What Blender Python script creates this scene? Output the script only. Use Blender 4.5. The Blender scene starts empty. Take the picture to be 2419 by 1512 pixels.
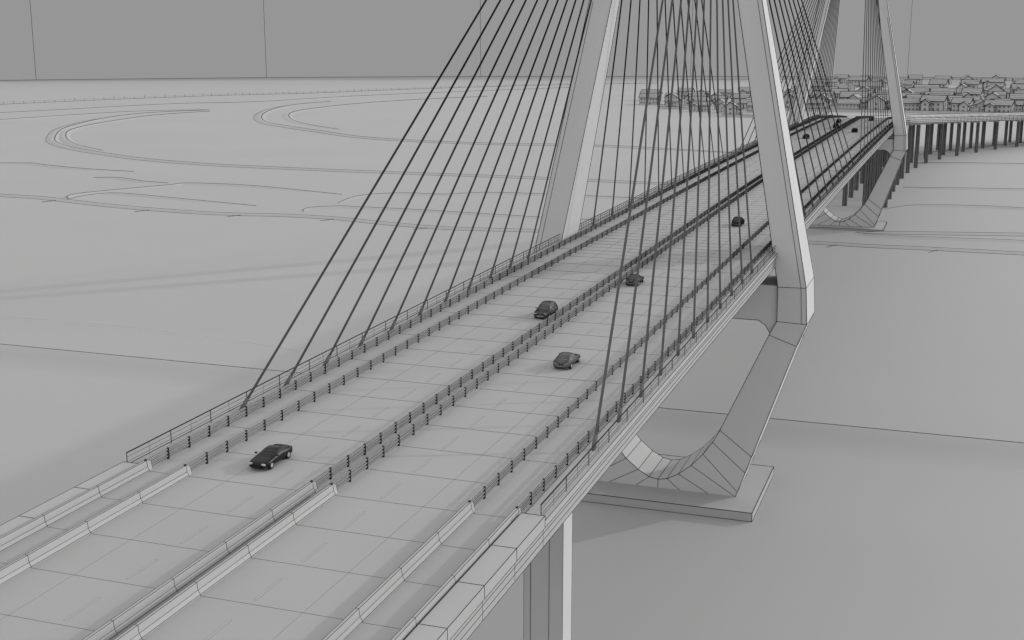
import bpy, math, random
from mathutils import Vector, Matrix
random.seed(7)
scene=bpy.context.scene
GZ=2.5   # level of the raised terrace beyond the river bank
# ------------------------------------------------------------ materials
def mat(name,c,rough=.85,var=.04,scale=.3,c2=None,z0=0,z1=1,spec=.25):
    m=bpy.data.materials.new(name); m.use_nodes=True
    nt=m.node_tree; b=nt.nodes['Principled BSDF']
    b.inputs['Roughness'].default_value=rough
    b.inputs['Specular IOR Level'].default_value=spec
    tc=nt.nodes.new('ShaderNodeTexCoord')
    n=nt.nodes.new('ShaderNodeTexNoise'); n.inputs['Scale'].default_value=scale; n.inputs['Detail'].default_value=5
    nt.links.new(tc.outputs['Object'],n.inputs['Vector'])
    r=nt.nodes.new('ShaderNodeMapRange')
    r.inputs['To Min'].default_value=1-var; r.inputs['To Max'].default_value=1+var
    r.inputs['From Min'].default_value=.3; r.inputs['From Max'].default_value=.7
    nt.links.new(n.outputs['Fac'],r.inputs['Value'])
    v=nt.nodes.new('ShaderNodeVectorMath'); v.operation='SCALE'
    if c2 is None:
        v.inputs[0].default_value=(c,c,c)
    else:
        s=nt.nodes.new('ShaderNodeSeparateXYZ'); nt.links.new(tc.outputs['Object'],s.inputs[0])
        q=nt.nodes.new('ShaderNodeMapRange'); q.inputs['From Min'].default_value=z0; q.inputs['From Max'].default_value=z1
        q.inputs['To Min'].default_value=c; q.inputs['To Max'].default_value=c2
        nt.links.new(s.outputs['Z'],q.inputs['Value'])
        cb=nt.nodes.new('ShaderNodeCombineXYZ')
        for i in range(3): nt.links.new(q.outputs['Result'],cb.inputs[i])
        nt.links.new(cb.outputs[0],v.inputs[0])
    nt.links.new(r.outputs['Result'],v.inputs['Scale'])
    nt.links.new(v.outputs[0],b.inputs['Base Color'])
    return m
M_ground=mat('ground_clay',.40,.95,.02,.01)
M_conc=mat('concrete',.39,.85,.02,.15)
M_pyl=mat('pylon_concrete',.52,.85,.02,.1)
M_deck=mat('deck_asphalt',.365,.9,.02,.12)
M_mark=mat('road_paint',.40,.8,.01)
M_line=mat('seam_line',.01,.9,0,spec=.05)
M_rail=mat('rail_steel',.32,.6,.02)
M_post=mat('post_steel',.02,.6,.1,spec=.1)
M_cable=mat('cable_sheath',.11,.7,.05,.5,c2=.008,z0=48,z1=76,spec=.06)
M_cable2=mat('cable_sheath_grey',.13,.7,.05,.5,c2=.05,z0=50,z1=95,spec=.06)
M_pier=mat('pier_concrete',.14,.9,.15,.5)
M_wall=mat('house_plaster',.44,.9,.05)
M_roof=mat('roof_tile',.36,.9,.12,.6)
M_win=mat('window_glass',.13,.3,.1)
M_body=mat('car_paint_grey',.22,.4,.03,3)
M_black=mat('car_paint_black',.012,.3,.1,3)
M_tyre=mat('tyre_rubber',.012,.8,.1)
M_glass=mat('car_glass',.16,.15,.05)
M_glassb=mat('car_glass_black',.03,.15,.05)
M_lamp=mat('lamp_lens',.45,.2,.02)
# ------------------------------------------------------------ mesh builder
class B:
    def __init__(s): s.v=[];s.f=[];s.m=[]
    def add(s,vs,fs,mi=0):
        o=len(s.v); s.v+= [tuple(p) for p in vs]
        for f in fs: s.f.append(tuple(o+i for i in f)); s.m.append(mi)
    def box(s,c,h,mi=0,R=None):
        vs=[]
        for x in(-1,1):
            for y in(-1,1):
                for z in(-1,1):
                    p=Vector((x*h[0],y*h[1],z*h[2]))
                    if R: p=R@p
                    vs.append(Vector(c)+p)
        s.add(vs,[(0,1,3,2),(4,6,7,5),(0,4,5,1),(2,3,7,6),(0,2,6,4),(1,5,7,3)],mi)
    def seg(s,a,b,r,mi=0,n=4,r2=None):
        a=Vector(a);b=Vector(b);d=b-a
        if d.length<1e-6: return
        d.normalize(); u=d.cross(Vector((0,0,1)))
        if u.length<.01:u=Vector((1,0,0))
        u.normalize(); w=d.cross(u); r2=r if r2 is None else r2
        vs=[]
        for p,q in((a,r),(b,r2)):
            for i in range(n):
                t=2*math.pi*(i+.5)/n
                vs.append(p+u*math.cos(t)*q+w*math.sin(t)*q)
        s.add(vs,[(i,(i+1)%n,n+(i+1)%n,n+i) for i in range(n)]+[tuple(range(n))[::-1],tuple(range(n,2*n))],mi)
    def poly(s,pts,r,mi=0,close=False,rf=None):
        k=list(pts)+([pts[0]] if close else [])
        for a,b in zip(k,k[1:]):
            if rf: s.seg(a,b,rf(a),mi)
            else: s.seg(a,b,r,mi)
    def obj(s,name,mats,parent=None,smooth=False,loc=(0,0,0)):
        me=bpy.data.meshes.new(name); me.from_pydata(s.v,[],s.f); 
        for m in mats: me.materials.append(m)
        me.polygons.foreach_set('material_index',s.m)
        if smooth: me.polygons.foreach_set('use_smooth',[True]*len(s.f))
        me.update()
        o=bpy.data.objects.new(name,me); scene.collection.objects.link(o); o.location=loc
        if parent: o.parent=parent
        return o
def empty(name,loc=(0,0,0)):
    e=bpy.data.objects.new(name,None); e.location=loc; scene.collection.objects.link(e); return e
def fixn(o):
    import bmesh
    bm=bmesh.new(); bm.from_mesh(o.data); bmesh.ops.recalc_face_normals(bm,faces=bm.faces); bm.to_mesh(o.data); bm.free()
def catmull(P,n=6):
    out=[]
    for i in range(len(P)-1):
        p0=P[max(i-1,0)];p1=P[i];p2=P[i+1];p3=P[min(i+2,len(P)-1)]
        for k in range(n):
            t=k/n
            out.append(tuple(.5*((2*b)+(-a+c)*t+(2*a-5*b+4*c-d)*t*t+(-a+3*b-3*c+d)*t**3) for a,b,c,d in zip(p0,p1,p2,p3)))
    out.append(tuple(P[-1])); return out
# ------------------------------------------------------------ bridge alignment
def zdeck(y):
    yy=max(y,-200)
    return 44.6-1.3*((yy-330)/235)**2
ctr=[(0,y,zdeck(y)) for y in [87+6.5*k for k in range(-24,80)]]   # -69 .. 600.5
tail=[(0,600.5,42.8),(0,650,40.3),(0,700,37.0),(3,777,32.3),(14,850,28.6),(36,915,26.0),(69,985,23.6),(122,1050,22),(197,1105,20.6),(297,1140,19.8),(407,1160,19.5),(530,1170,19.5)]
tl=catmull(tail,12)
acc=[];d0=6.5;run=0
for a,b in zip(tl,tl[1:]):
    a=Vector(a);b=Vector(b);L=(b-a).length
    while run+L>=d0:
        a2=a+(b-a).normalized()*(d0-run); acc.append(tuple(a2)); L=(b-a2).length; a=a2; run=0
    run+=L
ctr+=acc
N=len(ctr); I89=24; I600=103
RT=[]
for i in range(N):
    a=Vector(ctr[max(i-1,0)]);b=Vector(ctr[min(i+1,N-1)]); t=(b-a); t.z=0; t.normalize()
    RT.append((Vector((t.y,-t.x,0)),t))
def at(i,u,w,dt=0):
    r,t=RT[i]; return Vector(ctr[i])+r*u+Vector((0,0,w))+t*dt
def lr(p,k=1.0): return 1.35*k*(.006+.00017*abs(p[1]))
def sweep(b,prof,i0,i1,mi=0,caps=True,closed=True):
    n=len(prof); vs=[]
    for i in range(i0,i1+1): vs+=[at(i,u,w) for u,w in prof]
    fs=[]
    for k in range(i1-i0):
        for j in range(n if closed else n-1):
            a=k*n+j;c=k*n+(j+1)%n
            fs.append((a,c,c+n,a+n))
    if caps and closed: fs+= [tuple(range(n)),tuple(range((i1-i0)*n,(i1-i0)*n+n))[::-1]]
    b.add(vs,fs,mi)
def runline(b,u,w,i0,i1,mi,k=1.0,kf=0):
    b.poly([at(i,u,w) for i in range(i0,i1+1)],0,mi,rf=lambda p:lr(p,k+kf*max(0,min(1,(p[1]-120)/250))))
bridge=empty('cable_stayed_bridge')
# deck
b=B()
sweep(b,[(-18.8,-.0),(-18.8,-2.0),(-16.5,-2.4),(-9,-3.9),(9,-3.9),(16.5,-2.4),(18.8,-2.0),(18.8,0)],0,I600)
o=b.obj('deck',[M_deck],bridge); fixn(o)
b=B()
for sx in(-1,1):
    # raised solid edge block on the approach, thin walkway slab on the span
    sweep(b,[(sx*17.05,.0),(sx*17.05,.55),(sx*18.95,.55),(sx*18.95,-.4),(sx*18.81,-.4),(sx*18.81,0)],0,I89)
    sweep(b,[(sx*17.05,.0),(sx*17.05,.16),(sx*18.95,.16),(sx*18.95,-.4),(sx*18.81,-.4),(sx*18.81,0)],I89,I600)
o=b.obj('walkway_kerb',[M_conc],bridge); fixn(o)
# deck seams
b=B()
for i in range(0,I600+1):
    k=.58
    b.seg(at(i,-12.6,.0),at(i,-1.2,.0),lr(ctr[i],k)); b.seg(at(i,1.2,0),at(i,12.6,0),lr(ctr[i],k))
    if 41<=i<I600:
        for u0,u1 in((-12.6,-1.2),(1.2,12.6)):
            b.seg(at(i,u0,0).lerp(at(i+1,u0,0),.5),at(i,u1,0).lerp(at(i+1,u1,0),.5),lr(ctr[i],.42))
    if i<=I89 or i%2==0:
        for sx in(-1,1): b.seg(at(i,sx*13.1,0),at(i,sx*16.4,0),lr(ctr[i],k))
    if i<=I89:
        for sx in(-1,1):
            b.poly([at(i,sx*17.05,.55),at(i,sx*18.95,.55),at(i,sx*18.95,-.4)],0,rf=lambda p:lr(p,1.1))
            b.poly([at(i,sx*18.8,-.4),at(i,sx*18.8,-2)],0,rf=lambda p:lr(p,.7))
for sx in(-1,1):
    for w,i0,i1,k in((.55,0,I89,.9),(.16,I89,I600,.7)):
        runline(b,sx*17.05,w,i0,i1,0,k); runline(b,sx*18.95,w,i0,i1,0,k)
    runline(b,sx*18.95,-.4,0,I600,0,.8); runline(b,sx*18.8,-2.0,0,I600,0,.9); runline(b,sx*18.82,-.9,0,I600,0,.55); runline(b,sx*18.82,-1.45,0,I600,0,.55)
    runline(b,sx*8.9,0,0,I600,0,.3)
b.obj('deck_seams',[M_line],bridge)
# lane dashes
b=B();bl=B()
for i in range(0,I600,1):
    for u in(-5,5):
        p=[at(i,u-.09,.004,.6),at(i,u+.09,.004,.6),at(i,u+.09,.004,4.1),at(i,u-.09,.004,4.1)]
        # follow slope
        dz=(ctr[i+1][2]-ctr[i][2])/6.5
        p[0].z+=dz*.6;p[1].z+=dz*.6;p[2].z+=dz*4.1;p[3].z+=dz*4.1
        b.add(p,[(0,1,2,3)]); bl.poly(p,0,close=True,rf=lambda q:lr(q,.22))
b.obj('lane_markings',[M_mark],bridge); bl.obj('lane_marking_edges',[M_line],bridge)
# ------------------------------------------------------------ pylons
def interp(z,T):
    for (a,p),(c,q) in zip(T,T[1:]):
        if z<=c: return p+(q-p)*max(0,(z-a))/(c-a)
    return T[-1][1]
def pylon(Y0,dz,deckz,gz,cbtop):
    # polylines from apex, right side, down and around the bowl, mirrored
    z=lambda v:v+dz
    inn=[(0.0,140),(10.5,84.9),(19.3,38.8),(19.4,33.0),(18.2,30.6),(10.6,13.2)]
    out=[(2.9,144.5),(14.4,84.9),(23.9,38.9),(24.3,32.8),(22.8,29.0),(16.2,9.0)]
    P=[(10.6,13.2),(9.4,10.9),(7.8,8.6),(5.8,6.3),(3.6,4.5),(1.6,3.4),(0,3.1)]
    O=[(16.2,9.0),(15.2,6.0),(14.0,2.4),(13.7,1.5),(9,1.5),(4,1.5),(0,1.5)]
    I=inn+P[1:]; Oo=out+O[1:]
    I=I+[(-x,y) for x,y in I[:-1]][::-1]; Oo=Oo+[(-x,y) for x,y in Oo[:-1]][::-1]
    n=len(I)
    FT=[(0,0),(39,0),(85,2.4),(150,3.2)]; BT=[(0,11),(39,10.8),(85,7.4),(150,6.6)]
    vs=[]
    for (xi,zi),(xo,zo) in zip(I,Oo):
        vs+=[(xi,Y0+interp(zi,FT),z(zi)),(xo,Y0+interp(zo,FT),z(zo)),(xo,Y0+interp(zo,BT),z(zo)),(xi,Y0+interp(zi,BT),z(zi))]
    fs=[]
    for k in range(n-1):
        a=4*k;c=a+4
        for j in range(4): fs.append((a+j,a+(j+1)%4,c+(j+1)%4,c+j))
    bb=B(); bb.add(vs,fs)
    bb.add([vs[0],vs[1],vs[2],vs[3],vs[-4],vs[-3],vs[-2],vs[-1]],[(1,5,6,2),(0,1,5),(3,2,6)])
    # mast head
    bb.box((0,Y0+4.9,z(146.5)),(2.85,1.9,2.3))
    o=bb.obj('pylon_legs',[M_pyl],bridge); fixn(o)
    # cross beam under the deck with rounded haunches
    bb=B(); t=cbtop
    prof=[(-19.6,t),(-19.6,z(30.2)),(-18.2,z(30.9)),(-17.5,z(32.1)),(-16.2,z(32.9)),(16.2,z(32.9)),(17.5,z(32.1)),(18.2,z(30.9)),(19.6,z(30.2)),(19.6,t)]
    m=len(prof)
    bb.add([(x,Y0+.5,q) for x,q in prof]+[(x,Y0+9.9,q) for x,q in prof],
       [(j,(j+1)%m,m+(j+1)%m,m+j) for j in range(m)]+[tuple(range(m)),tuple(range(m,2*m))[::-1]])
    for x in(-12,-4,4,12): bb.box((x,Y0+4.8,(t+deckz-3.7)/2 if deckz-3.7>t else t),(1.2,1.6,max(.2,abs(deckz-3.7-t)/2)))
    o=bb.obj('pylon_crossbeam',[M_pyl],bridge); fixn(o)
    # seams
    s=B(); kk=.03+.00016*Y0
    for j,(F,off) in enumerate(((I,0),(Oo,1))):
        for q in(0,1):
            pts=[vs[4*k+off] if q==0 else vs[4*k+(3 if off==0 else 2)] for k in range(n)]
            s.poly(pts,kk)
    for k in range(2,n-2):
        a=4*k
        s.seg(vs[a],vs[a+1],kk*.8); s.seg(vs[a+1],vs[a+2],kk*.8); s.seg(vs[a],vs[a+3],kk*.8)
    s.poly([(x,Y0+.5,q) for x,q in prof[1:-1]],kk)
    for hx in (-1,1):
        s.poly([Vector(vs[4*k]).lerp(Vector(vs[4*k+1]),.82)+Vector((0,-.02,0)) for k in range(1,4)] if hx>0 else [Vector(vs[4*(n-1-k)]).lerp(Vector(vs[4*(n-1-k)+1]),.82)+Vector((0,-.02,0)) for k in range(1,4)],kk*.6)
    s.obj('pylon_seams',[M_line],bridge)
    bb=B(); bb.box((0,Y0+5.5,(gz-1+z(1.55))/2),(17.7,12.5,(z(1.55)-gz+1)/2)); bb.obj('pylon_plinth',[M_conc],bridge)
    s=B()
    zt=z(1.55)
    q=[(-17.7,Y0-7,zt),(17.7,Y0-7,zt),(17.7,Y0+18,zt),(-17.7,Y0+18,zt)]
    s.poly(q,kk,close=True); s.poly([(x,y,gz+.02) for x,y,_ in q],kk,close=True)
    for x,y,_ in q: s.seg((x,y,gz),(x,y,zt),kk)
    s.obj('plinth_seams',[M_line],bridge)
Y1,Y2=210,536
pylon(Y1,0,zdeck(215),0,38.9)
pylon(Y2,1.6,zdeck(541),GZ,38.9)
# ------------------------------------------------------------ stay cables
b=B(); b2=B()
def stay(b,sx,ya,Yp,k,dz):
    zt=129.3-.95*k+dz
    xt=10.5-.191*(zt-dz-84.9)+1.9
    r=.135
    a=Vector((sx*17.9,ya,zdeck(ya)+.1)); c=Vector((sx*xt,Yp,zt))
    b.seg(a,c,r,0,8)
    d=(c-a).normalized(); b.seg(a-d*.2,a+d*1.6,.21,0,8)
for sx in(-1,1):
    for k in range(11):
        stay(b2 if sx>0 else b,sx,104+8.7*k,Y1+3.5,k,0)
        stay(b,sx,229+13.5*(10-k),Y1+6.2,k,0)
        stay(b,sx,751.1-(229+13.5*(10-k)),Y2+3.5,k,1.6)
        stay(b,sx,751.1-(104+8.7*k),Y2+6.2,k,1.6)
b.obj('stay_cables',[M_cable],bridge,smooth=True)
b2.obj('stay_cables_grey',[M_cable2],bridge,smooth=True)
# ------------------------------------------------------------ barriers and rails
def nj(u,s):
    b=B()
    prof=[(u-.34,0),(u-.34,.1),(u-.17,.38),(u-.11,.92),(u+.11,.92),(u+.17,.38),(u+.34,.1),(u+.34,0)]
    i=I89-1; n=len(prof)
    sweep(b,prof,0,I89,0)
    for p,w in prof[1:-1]: runline(b,p,w,0,I89,1,.7)
    for i in range(0,I89+1): b.poly([at(i,p,w) for p,w in prof],0,1,rf=lambda q:lr(q,.8))
    # short bull-nose that carries the first rail post
    e0=[at(I89,p,w) for p,w in prof]; e1=[at(I89,u+(p-u)*.5,w*.72,.7) for p,w in prof]
    b.add(e0+e1,[(j,(j+1)%n,n+(j+1)%n,n+j) for j in range(n)]+[tuple(range(n,2*n))])
    b.poly(e1,0,1,rf=lambda q:lr(q,.6))
    o=b.obj('concrete_barrier',[M_conc,M_line]); fixn(o)
def guard(u,hs=(.3,.6,.9),i1=I600+14):
    b=B()
    for w in hs:
        sweep(b,[(u-.06,w-.065),(u-.06,w+.065),(u+.06,w+.065),(u+.06,w-.065)],I89,i1,0)
        runline(b,u+.065,w+.07,I89,i1,1,.62,.5); runline(b,u+.065,w-.07,I89,i1,1,.5,.4)
    for i in range(I89,i1):
        for f in(0,.5):
            a=at(i,u,0); c=at(i+1,u,0); p=a.lerp(c,f)
            R=Matrix(((RT[i][0].x,RT[i][1].x,0),(RT[i][0].y,RT[i][1].y,0),(0,0,1)))
            g=1+.0022*p.y
            b.box(p+Vector((0,0,.51)),(.06*g,.08*g,.51),2,R)
    o=b.obj('guardrail',[M_rail,M_line,M_post])
for u in(-16.7,-12.8,-.9,.9,12.8,16.7):
    nj(u,1); guard(u)
def handrail(u):
    b=B(); i1=I600+2
    for w,r,mi in((1.38,.06,2),(.95,.03,0),(.55,.03,0),(.3,.03,0)):
        b.poly([at(i,u,w) for i in range(I89,i1+1)],r,mi)
        runline(b,u,w+.03,I89,i1,1,.45,.45)
    for i in range(I89,i1):
        b.seg(at(i,u,0.1),at(i,u,1.38),.045,0); b.seg(at(i,u+.05,.1),at(i,u+.05,1.38),lr(ctr[i],.7),1)
        for f in((.5,) if i<=I89+12 else (.25,.5,.75)): 
            p=at(i,u,.1).lerp(at(i+1,u,.1),f); b.seg(p,p+Vector((0,0,1.25)),lr(ctr[i],.45),1)
    b.obj('pedestrian_railing',[M_rail,M_line,M_post])
handrail(-18.6);handrail(18.6)
# ------------------------------------------------------------ approach piers and viaduct
b=B()
for yb in(112,14,-60):
    for x in(-11.2,11.2):
        zt=zdeck(yb)-2.9
        b.box((x,yb,zt/2-.5),(2.0,1.5,zt/2+.5))
        s=[(x-2.0,yb-1.5),(x+2.0,yb-1.5),(x+2.0,yb+1.5),(x+.6,yb-1.52),(x-1.3,yb-1.52)]
        for px,py in s: b.seg((px,py,0),(px,py,zt),.022,1)
    b.box((0,yb,zdeck(yb)-4.2),(13.5,1.9,.9))
b.obj('approach_piers',[M_pyl,M_line],bridge)
via=empty('approach_viaduct')
b=B()
sweep(b,[(-18.8,0),(-18.8,-1.6),(-13,-2.6),(13,-2.6),(18.8,-1.6),(18.8,0)],I600,N-1)
for sx in(-1,1):
    sweep(b,[(sx*18.5,0),(sx*18.5,1.2),(sx*18.95,1.2),(sx*18.95,-.6),(sx*18.81,-.6),(sx*18.81,0)],I600+2,N-1)
o=b.obj('viaduct_deck',[M_pyl],via); fixn(o)
b=B()
for sx in(-1,1):
    for w in(1.2,.3,-.6,-1.6): runline(b,sx*18.97,w,I600,N-1,0,.75)
    runline(b,sx*18.5,1.2,I600,N-1,0,.6)
for i in range(I600,N,1):
    for sx in(-1,1): b.seg(at(i,sx*18.97,-1.6),at(i,sx*18.97,1.2),lr(ctr[i],.5))
    if i%2==0: b.seg(at(i,-18,0.01),at(i,18,0.01),lr(ctr[i],.5))
for u in(-12.8,-5,0,5,12.8): runline(b,u,.02,I600,N-1,0,.5)
b.obj('viaduct_seams',[M_line],via)
b=B()
for i in range(I600+1,N-1,5):
    for u in(-13.5,-4.5,4.5,13.5):
        p=at(i,u,-2.0); b.seg((p.x,p.y,GZ-.5),p,1.05,0,8)
        for a in range(4):
            t=a*1.57+.4; q=Vector((math.cos(t)*1.08,math.sin(t)*1.08,0)); b.seg(Vector((p.x,p.y,GZ))+q,p+q,.12,1)
    R=Matrix(((RT[i][0].x,RT[i][1].x,0),(RT[i][0].y,RT[i][1].y,0),(0,0,1)))
    b.box(at(i,0,-2.7),(14.6,1.1,.45),2,R)
b.obj('viaduct_piers',[M_pier,M_line,M_pyl],via)
# ------------------------------------------------------------ ground
b=B()
rows=[(-900,0),(243,0),(247,.45),(251.5,1.5),(254.5,2.35),(255.5,GZ),(3200,GZ)]
xs=[-3200,-600,-60,60,600,3200]
vs=[(x,y,z) for y,z in rows for x in xs]; n=len(xs)
b.add(vs,[(r*n+c,r*n+c+1,(r+1)*n+c+1,(r+1)*n+c) for r in range(len(rows)-1) for c in range(n-1)])
b.obj('ground',[M_ground],smooth=True)
K=.9685
lines=dict(
g1=[(-739,1226),(-765,1151),(-754,1065),(-722,979),(-690,916),(-642,848),(-605,804),(-558,766),(-509,737),(-458,712),(-400,697),(-337,692),(-280,691),(-180,692),(-125,689),(-77,688)],
g1b=[(-725,1205),(-735,1115),(-714,1006),(-682,919),(-634,851),(-582,796),(-530,761)],
g2=[(-700,1437),(-701,1352),(-675,1249),(-628,1145),(-574,1062),(-526,1018),(-468,973),(-411,930),(-347,908),(-276,904),(-245,911),(-197,912),(-163,905),(-100,892)],
g2b=[(-565,1629),(-609,1515),(-638,1405),(-643,1305),(-630,1214),(-585,1125),(-529,1053),(-468,1005)],
g0=[(-1049,1189),(-987,1335),(-903,1509),(-816,1622),(-734,1804),(-599,2012),(-463,2181)],
g0b=[(-845,966),(-829,1004),(-809,1104),(-783,1177),(-739,1226)],
g0c=[(-932,1060),(-878,1194),(-838,1314),(-769,1390),(-710,1604),(-524,2000)],
g3=[(-549,656),(-512,663),(-497,657),(-463,647),(-422,646)],
g3b=[(-423,610),(-408,611),(-385,601),(-367,601)],
g4=[(-373,525),(-380,537),(-370,564),(-358,589),(-352,600),(-313,601),(-253,586)],
g4b=[(-373,525),(-366,548),(-326,542),(-271,532)],
g4c=[(-239,555),(-240,581),(-224,598),(-202,600),(-178,616),(-111,618),(-60,618)],
g4d=[(-240,522),(-242,531),(-231,541),(-221,541),(-188,541),(-135,537),(-97,540)],
g5=[(-465,534),(-415,525),(-388,523),(-362,516),(-326,507),(-285,502),(-264,503),(-240,507),(-214,506),(-190,500),(-158,495),(-123,500),(-79,506),(-10,507),(14,506),(36,507),(70,507),(200,506)],
thin=[(-227,290),(-212,290),(-178,291),(-140,288),(-112,283)],
r1=[(13,619),(24,634),(43,641),(62,643),(74,641),(98,642),(160,640)],
r2=[(6,541),(19,544),(44,550),(72,557),(93,562),(160,570)],
r2b=[(6,541),(13,534),(28,533),(52,535),(71,537),(160,540)],
r3=[(16,715),(31,714),(77,722),(104,726),(200,735)],
r4=[(11,857),(39,861),(82,868),(114,876),(220,890)],
r5=[(19,934),(52,981),(87,1041),(113,1071)],
r6=[(-495,2352),(-102,2500),(300,2500)])
for k,P in lines.items():
    P=[(47.1+(x-47.1)*K,y*K) for x,y in P]
    Q=catmull(P,5)
    b=B(); vs=[]
    n=len(Q)
    for i,(x,y) in enumerate(Q):
        a=Vector(Q[max(i-1,0)]);c=Vector(Q[min(i+1,n-1)]);t=(c-a).normalized(); nn=Vector((t.y,-t.x))
        tp=min(1,(i+.3)/6,(n-1-i+.3)/6)
        d=math.hypot(x,y); w=(1.6+d*.0035)*(.3+.7*tp); h=(.35+d*.0004)*tp
        if k=='thin': h*=.3
        for o_,z_ in((-w,-.1),(-w*.25,h),(w*.25,h),(w,-.1)):
            vs.append((x+nn.x*o_,y+nn.y*o_,GZ+z_))
    b.add(vs,[(4*i+j,4*i+j+1,4*i+5+j,4*i+4+j) for i in range(n-1) for j in range(3)])
    for i in range(n-1):
        d=math.hypot(*Q[i]); r=.00024*d*(.35 if k=='thin' else 1)*(1.25 if k[:2] in('g3','g4') else 1)
        b.seg(vs[4*i+1],vs[4*i+5],r,1,3); 
        if k in('g1','g5','g2','r2'): b.seg(vs[4*i+3][:2]+(GZ+.05,),vs[4*i+7][:2]+(GZ+.05,),r*.5,1,3)
        if k=='g5' and i%9==4:
            x,y=Q[i]; b.seg((x,y,GZ+.2),(x-4,y-9,GZ+.1),r*.7,1,3)
    o=b.obj('river_embankment',[M_ground,M_line]); fixn(o)
# bank crest seam
b=B(); b.seg((-1500,255.5,GZ),(1500,255.5,GZ),.08)
b.obj('riverbank_wall',[M_line])
# post fence along the far bank
b=B()
Q=catmull([(47.1+(x-47.1)*K,y*K) for x,y in lines['g0']],14)
for i,(x,y) in enumerate(Q):
    b.seg((x,y,GZ),(x,y,GZ+3+2*random.random()),.18)
for a,c in zip(Q,Q[1:]): b.seg((a[0],a[1],GZ+3),(c[0],c[1],GZ+3),.08)
b.obj('fence',[M_post])
# ------------------------------------------------------------ houses
def house_parts(v):
    rnd=random.Random(v)
    L=rnd.uniform(6,9.5);W=rnd.uniform(4.5,6);H=rnd.uniform(6,8);R=rnd.uniform(3,4.2)
    w=B();r=B();g=B();t=B()
    def block(cx,cy,L,W,H,R,ax):
        def T(x,y,z): return (cx+x,cy+y,z) if ax==0 else (cx+y,cy+x,z)
        w.add([T(-L,-W,-1),T(L,-W,-1),T(L,W,-1),T(-L,W,-1),T(-L,-W,H),T(L,-W,H),T(L,W,H),T(-L,W,H),T(-L,0,H+R),T(L,0,H+R)],
          [(0,1,5,4),(2,3,7,6),(1,2,6,9,5),(3,0,4,8,7)])
        e=.9;k=R/W
        for s in(-1,1):
            a=[T(-L-e,0,H+R+.15),T(L+e,0,H+R+.15),T(L+e,s*(W+e),H-e*k+.15),T(-L-e,s*(W+e),H-e*k+.15)]
            c=[(p[0],p[1],p[2]+.3) for p in a]
            r.add(a+c,[(0,1,2,3),(4,5,6,7),(0,1,5,4),(1,2,6,5),(2,3,7,6),(3,0,4,7)])
            t.poly(c,.26,close=True)
            for f in(.35,.7): t.seg(Vector(c[0]).lerp(Vector(c[3]),f),Vector(c[1]).lerp(Vector(c[2]),f),.11)
        for x in(-L,L):
            for y in(-W,W): t.seg(T(x,y,0),T(x,y,H),.18)
        for fl in(1.4,4.4):
            x=-L+1.8
            while x<L-1:
                for s in(-1,1):
                    p=T(x,s*(W+.03),fl+.7); h=(.6,.05,.7) if ax==0 else (.05,.6,.7)
                    g.box(p,h)
                x+=3
            for s in(-1,1):
                p=T(s*(L+.03),0,fl+.7); h=(.05,.7,.7) if ax==0 else (.7,.05,.7); g.box(p,h)
    block(0,0,L,W,H,R,0)
    if v%3: block(rnd.choice((-1,1))*L*.5,-W*.9,W*.95,W*.55,H*.82,R*.7,1)
    if v%4==1: w.box((L+2.5,0,2.2),(3,W*.7,2.4)); t.poly([(L,-W*.7,4.6),(L+5.5,-W*.7,4.6),(L+5.5,W*.7,4.6)],.15)
    d=B(); d.box((0,W+.05,1.1),(.6,.05,1.1)); d.box((L*.1,-W-.06,1.1),(.6,.05,1.1))
    out=[]
    for bb,nm,mt in((w,'walls',M_wall),(r,'roof',M_roof),(g,'windows',M_win),(d,'door',M_win),(t,'eaves_and_corners',M_line)):
        me=bpy.data.meshes.new(nm); me.from_pydata(bb.v,[],bb.f); me.materials.append(mt); out.append((nm,me))
    return out
variants=[house_parts(v) for v in range(8)]
def house(x,y,rot,s):
    e=empty('gabled_house',(x,y,GZ)); e.rotation_euler=(0,0,rot); e.scale=(s,s,s)
    for nm,me in random.choice(variants):
        o=bpy.data.objects.new(nm,me); scene.collection.objects.link(o); o.parent=e
for y in(1400,1440,1490,1550,1625,1710,1810,1930,2060,2200):
    x=-165+random.uniform(-10,10)
    while x<230:
        house(x,y+random.uniform(-12,12),random.uniform(-.25,.25)+random.choice((0,0,math.pi/2,math.pi)),random.uniform(1.05,1.6))
        x+=random.uniform(26,36)*(1 if y<1700 else 1.25)
for y,xa,xb in((1270,-175,-150),(1330,-215,-150),(1390,-260,-160),(1460,-300,-170),(1540,-320,-180),(1640,-300,-190)):
    x=xa
    while x<xb:
        house(x,y+random.uniform(-12,12),random.uniform(-.2,.2)+random.choice((0,math.pi/2)),random.uniform(.9,1.3)); x+=random.uniform(24,30)
b=B()
for y,xa,xb in((1378,-160,230),(1465,-160,230),(1590,-170,240),(1760,-180,250),(1365,-270,-165),(1250,-180,-140)):
    b.box(((xa+xb)/2,y,GZ+1.3),((xb-xa)/2,.25,1.5)); 
    b.seg((xa,y-.3,GZ+2.8),(xb,y-.3,GZ+2.8),.16,1)
b.obj('village_wall',[M_wall,M_line])
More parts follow.
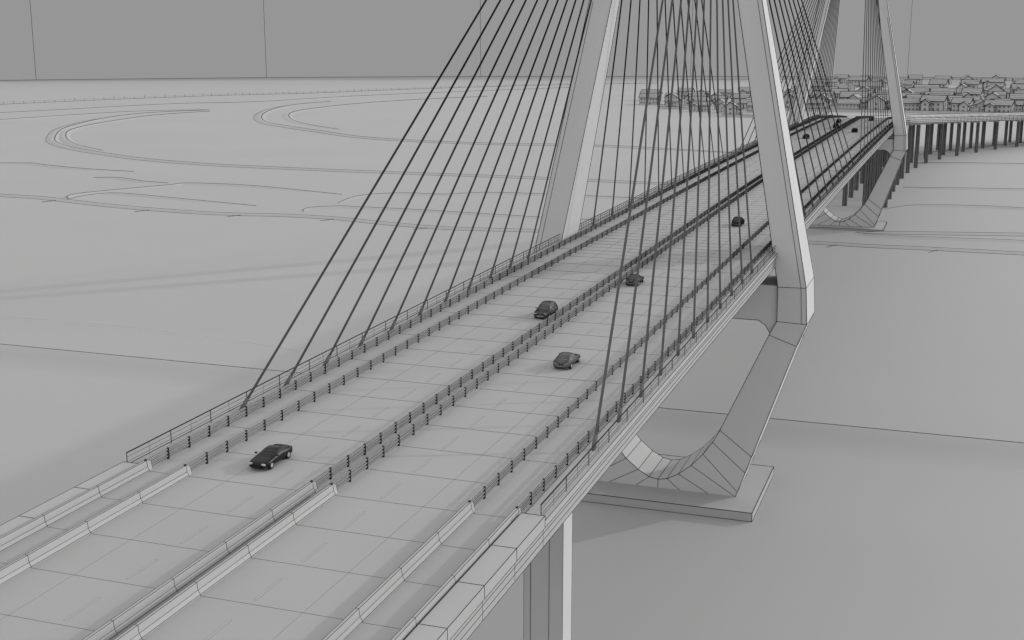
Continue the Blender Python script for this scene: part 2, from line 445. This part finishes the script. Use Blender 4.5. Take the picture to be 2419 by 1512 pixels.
# ------------------------------------------------------------ cars
def car_mesh(kind):
    if kind=='sedan':
        S=[(-2.32,.66,.52,.56,0,0),(-2.22,.80,.60,.66,0,0),(-1.9,.88,.68,.76,0,0),(-1.35,.9,.78,.85,0,0),(-.9,.9,.86,.93,0,0),(-.15,.9,.9,1.38,.60,1),(.45,.9,.91,1.43,.62,1),(1.0,.9,.92,1.37,.60,1),(1.62,.89,.93,1.02,.66,2),(2.1,.86,.9,.99,0,0),(2.28,.78,.78,.86,0,0)]
    elif kind=='coupe':
        S=[(-2.35,.62,.50,.54,0,0),(-2.22,.80,.58,.64,0,0),(-1.9,.90,.66,.73,0,0),(-1.3,.93,.76,.82,0,0),(-.75,.93,.82,.89,0,0),(.0,.92,.86,1.26,.60,1),(.5,.92,.87,1.29,.61,1),(1.05,.93,.88,1.2,.57,1),(1.75,.93,.88,.96,.66,2),(2.15,.88,.84,.92,0,0),(2.3,.78,.74,.8,0,0)]
    else:
        S=[(-2.15,.68,.60,.66,0,0),(-2.05,.82,.70,.80,0,0),(-1.7,.90,.82,.92,0,0),(-1.3,.91,.9,.98,0,0),(-.95,.91,.95,1.02,0,0),(-.35,.91,.98,1.55,.66,1),(.4,.91,.99,1.62,.69,1),(1.2,.91,.99,1.60,.68,1),(1.85,.9,.98,1.5,.64,1),(2.1,.88,.95,1.04,.76,2),(2.16,.82,.8,.86,0,0)]
    secs=[]
    for y,hw,belt,top,gw,g in S:
        if g: pts=[(0,.22),(hw*.86,.22),(hw,.36),(hw,.6),(hw*.97,belt),(gw,top-.07),(gw*.8,top-.01),(0,top)]
        else: pts=[(0,.24),(hw*.86,.24),(hw,.36),(hw,min(.6,belt-.04)),(hw*.97,belt),(hw*.8,top-.02),(hw*.55,top),(0,top+.01)]
        secs.append([(x,y,z) for x,z in pts]+[(-x,y,z) for x,z in pts[1:-1]][::-1])
    n=len(secs[0]); m=len(secs)
    vs=[p for s in secs for p in s]; 
    fs=[];mi=[]
    for i in range(m-1):
        for j in range(n):
            f=(i*n+j,i*n+(j+1)%n,(i+1)*n+(j+1)%n,(i+1)*n+j); g0,g1=S[i][5],S[i+1][5]
            side=j in(4,9)
            glass=0
            if side and g0==1 and (g1==1): glass=1
            if j in(5,6,7,8) and ((g0==0 and g1==1) or (g0==1 and g1==2)): glass=1
            fs.append(f);mi.append(glass)
    fs+=[tuple(range(n)),tuple(range((m-1)*n,m*n))]; mi+=[0,0]
    return vs,fs,mi,S
def car(kind,name,x,y,rot,body,glass,wire,sc=1):
    z=zdeck(y)
    slope=math.atan((zdeck(y+1)-zdeck(y-1))/2)
    e=empty(name,(x,y,z+.01)); e.rotation_euler=(slope if rot==0 else -slope,0,rot); e.scale=(sc,sc,sc)
    vs,fs,mi,S=car_mesh(kind)
    b=B(); b.v=vs;b.f=fs;b.m=mi
    o=b.obj('body',[body,glass],e,smooth=True); fixn(o)
    sb=o.modifiers.new('s','SUBSURF'); sb.levels=2; sb.render_levels=2
    o2=b.obj('panel_lines',[M_line],e); o2.data.polygons.foreach_set('material_index',[0]*len(fs)); fixn(o2)
    sb=o2.modifiers.new('s','SUBSURF'); sb.levels=1; sb.render_levels=1
    w=o2.modifiers.new('w','WIREFRAME'); w.thickness=wire; w.offset=1
    wb=B()
    ax=(-1.42,1.38) if kind!='suv' else (-1.35,1.3)
    for yy in ax:
        for sx in(-1,1):
            xc=sx*.80
            wb.seg((xc-.12*1,yy,.34),(xc+.12,yy,.34),.34,0,18)
            wb.seg((xc+sx*.121,yy,.34),(xc+sx*.135,yy,.34),.2,1,12)
    wb.obj('wheels',[M_tyre,M_rail],e)
    t=B()
    yf=S[1][0]-.04
    for sx in(-1,1):
        t.box((sx*.6,yf+.02,.58 if kind!='suv' else .7),(.16,.06,.07),0)
        t.box((sx*.62,S[-1][0]-.03,.72),(.15,.05,.07),1)
        t.box((sx*1.0,-.65,.98 if kind!='suv' else 1.1),(.1,.06,.07),1)
    t.box((0,S[0][0]+.02,.42),(.42,.05,.1),1)
    t.obj('lamps_and_mirrors',[M_lamp,body],e)
car('coupe','car',-7.7,92.3,0,M_black,M_glassb,.012,1.03)
car('suv','car',-2.8,154,0,M_body,M_glass,.04,1.06)
car('sedan','car',7.0,131.5,math.pi,M_body,M_glass,.03,1.05)
car('sedan','car',2.9,178.5,math.pi,M_body,M_glass,.04)
car('suv','car',7.4,240,math.pi,M_body,M_glass,.06)
for k,x,y,r in(('sedan',-6.3,459,0),('suv',-2.6,525,0),('sedan',6.8,500,math.pi),('sedan',-5,562,0),('suv',6.8,585,math.pi)):
    car(k,'car',x,y,r,M_black,M_glassb,.06,1.1)
# ------------------------------------------------------------ sky backdrop
b=B(); cx,cy,R=247,0,2600; n=40; HT=165
vs=[]
for i in range(n):
    t=math.radians(-43+9*i); x=cx+R*math.sin(t); y=cy+R*math.cos(t)
    vs+=[(x,y,-5),(x,y,HT)]
b.add(vs,[(2*i,(2*i+2)%(2*n),(2*i+3)%(2*n),2*i+1) for i in range(n)])
for i in range(n):
    x,y,_=vs[2*i]; q=Vector((cx-x,cy-y,0)).normalized()*.8
    b.seg((x+q.x,y+q.y,0),(x+q.x,y+q.y,HT),.35,1)
    x2,y2,_=vs[(2*i+2)%(2*n)]; b.seg((x+q.x,y+q.y,GZ+.4),(x2+q.x,y2+q.y,GZ+.4),.4,1)
ms=bpy.data.materials.new('sky_backdrop'); ms.use_nodes=True; nt=ms.node_tree; nt.nodes.clear()
em=nt.nodes.new('ShaderNodeEmission'); om=nt.nodes.new('ShaderNodeOutputMaterial'); nt.links.new(em.outputs[0],om.inputs[0])
em.inputs['Color'].default_value=(.305,.305,.305,1)
b.obj('sky',[ms,M_line])
# ------------------------------------------------------------ world, sun, camera
to=Vector((2.12,2.2,1)).normalized()
el=math.asin(to.z); az=math.atan2(to.x,to.y)
w=bpy.data.worlds.new('World'); scene.world=w; w.use_nodes=True; nt=w.node_tree
bg=nt.nodes['Background']; sk=nt.nodes.new('ShaderNodeTexSky'); sk.sky_type='NISHITA'; sk.sun_disc=False
sk.sun_elevation=el; sk.sun_rotation=az
bw=nt.nodes.new('ShaderNodeRGBToBW'); nt.links.new(sk.outputs[0],bw.inputs[0])
ad=nt.nodes.new('ShaderNodeMath'); ad.operation='ADD'; ad.inputs[1].default_value=5.2   # even overcast veil
nt.links.new(bw.outputs[0],ad.inputs[0]); nt.links.new(ad.outputs[0],bg.inputs['Color'])
bg.inputs['Strength'].default_value=.12
sl=bpy.data.lights.new('sun','SUN'); sl.energy=1.25; sl.angle=math.radians(.7); sl.color=(1,.99,.98)
so=bpy.data.objects.new('sun',sl); so.rotation_euler=to.to_track_quat('Z','Y').to_euler(); scene.collection.objects.link(so); so.location=(400,400,300)
cd=bpy.data.cameras.new('camera'); cd.lens=44.94; cd.sensor_width=36; cd.clip_end=9000; cd.clip_start=.5
co=bpy.data.objects.new('camera',cd); co.location=(47.1,0,79.3); co.rotation_euler=(math.radians(90-12.53),0,math.radians(19.5))
scene.collection.objects.link(co); scene.camera=co
scene.view_settings.view_transform='Standard'; scene.view_settings.look='None'; scene.view_settings.exposure=0
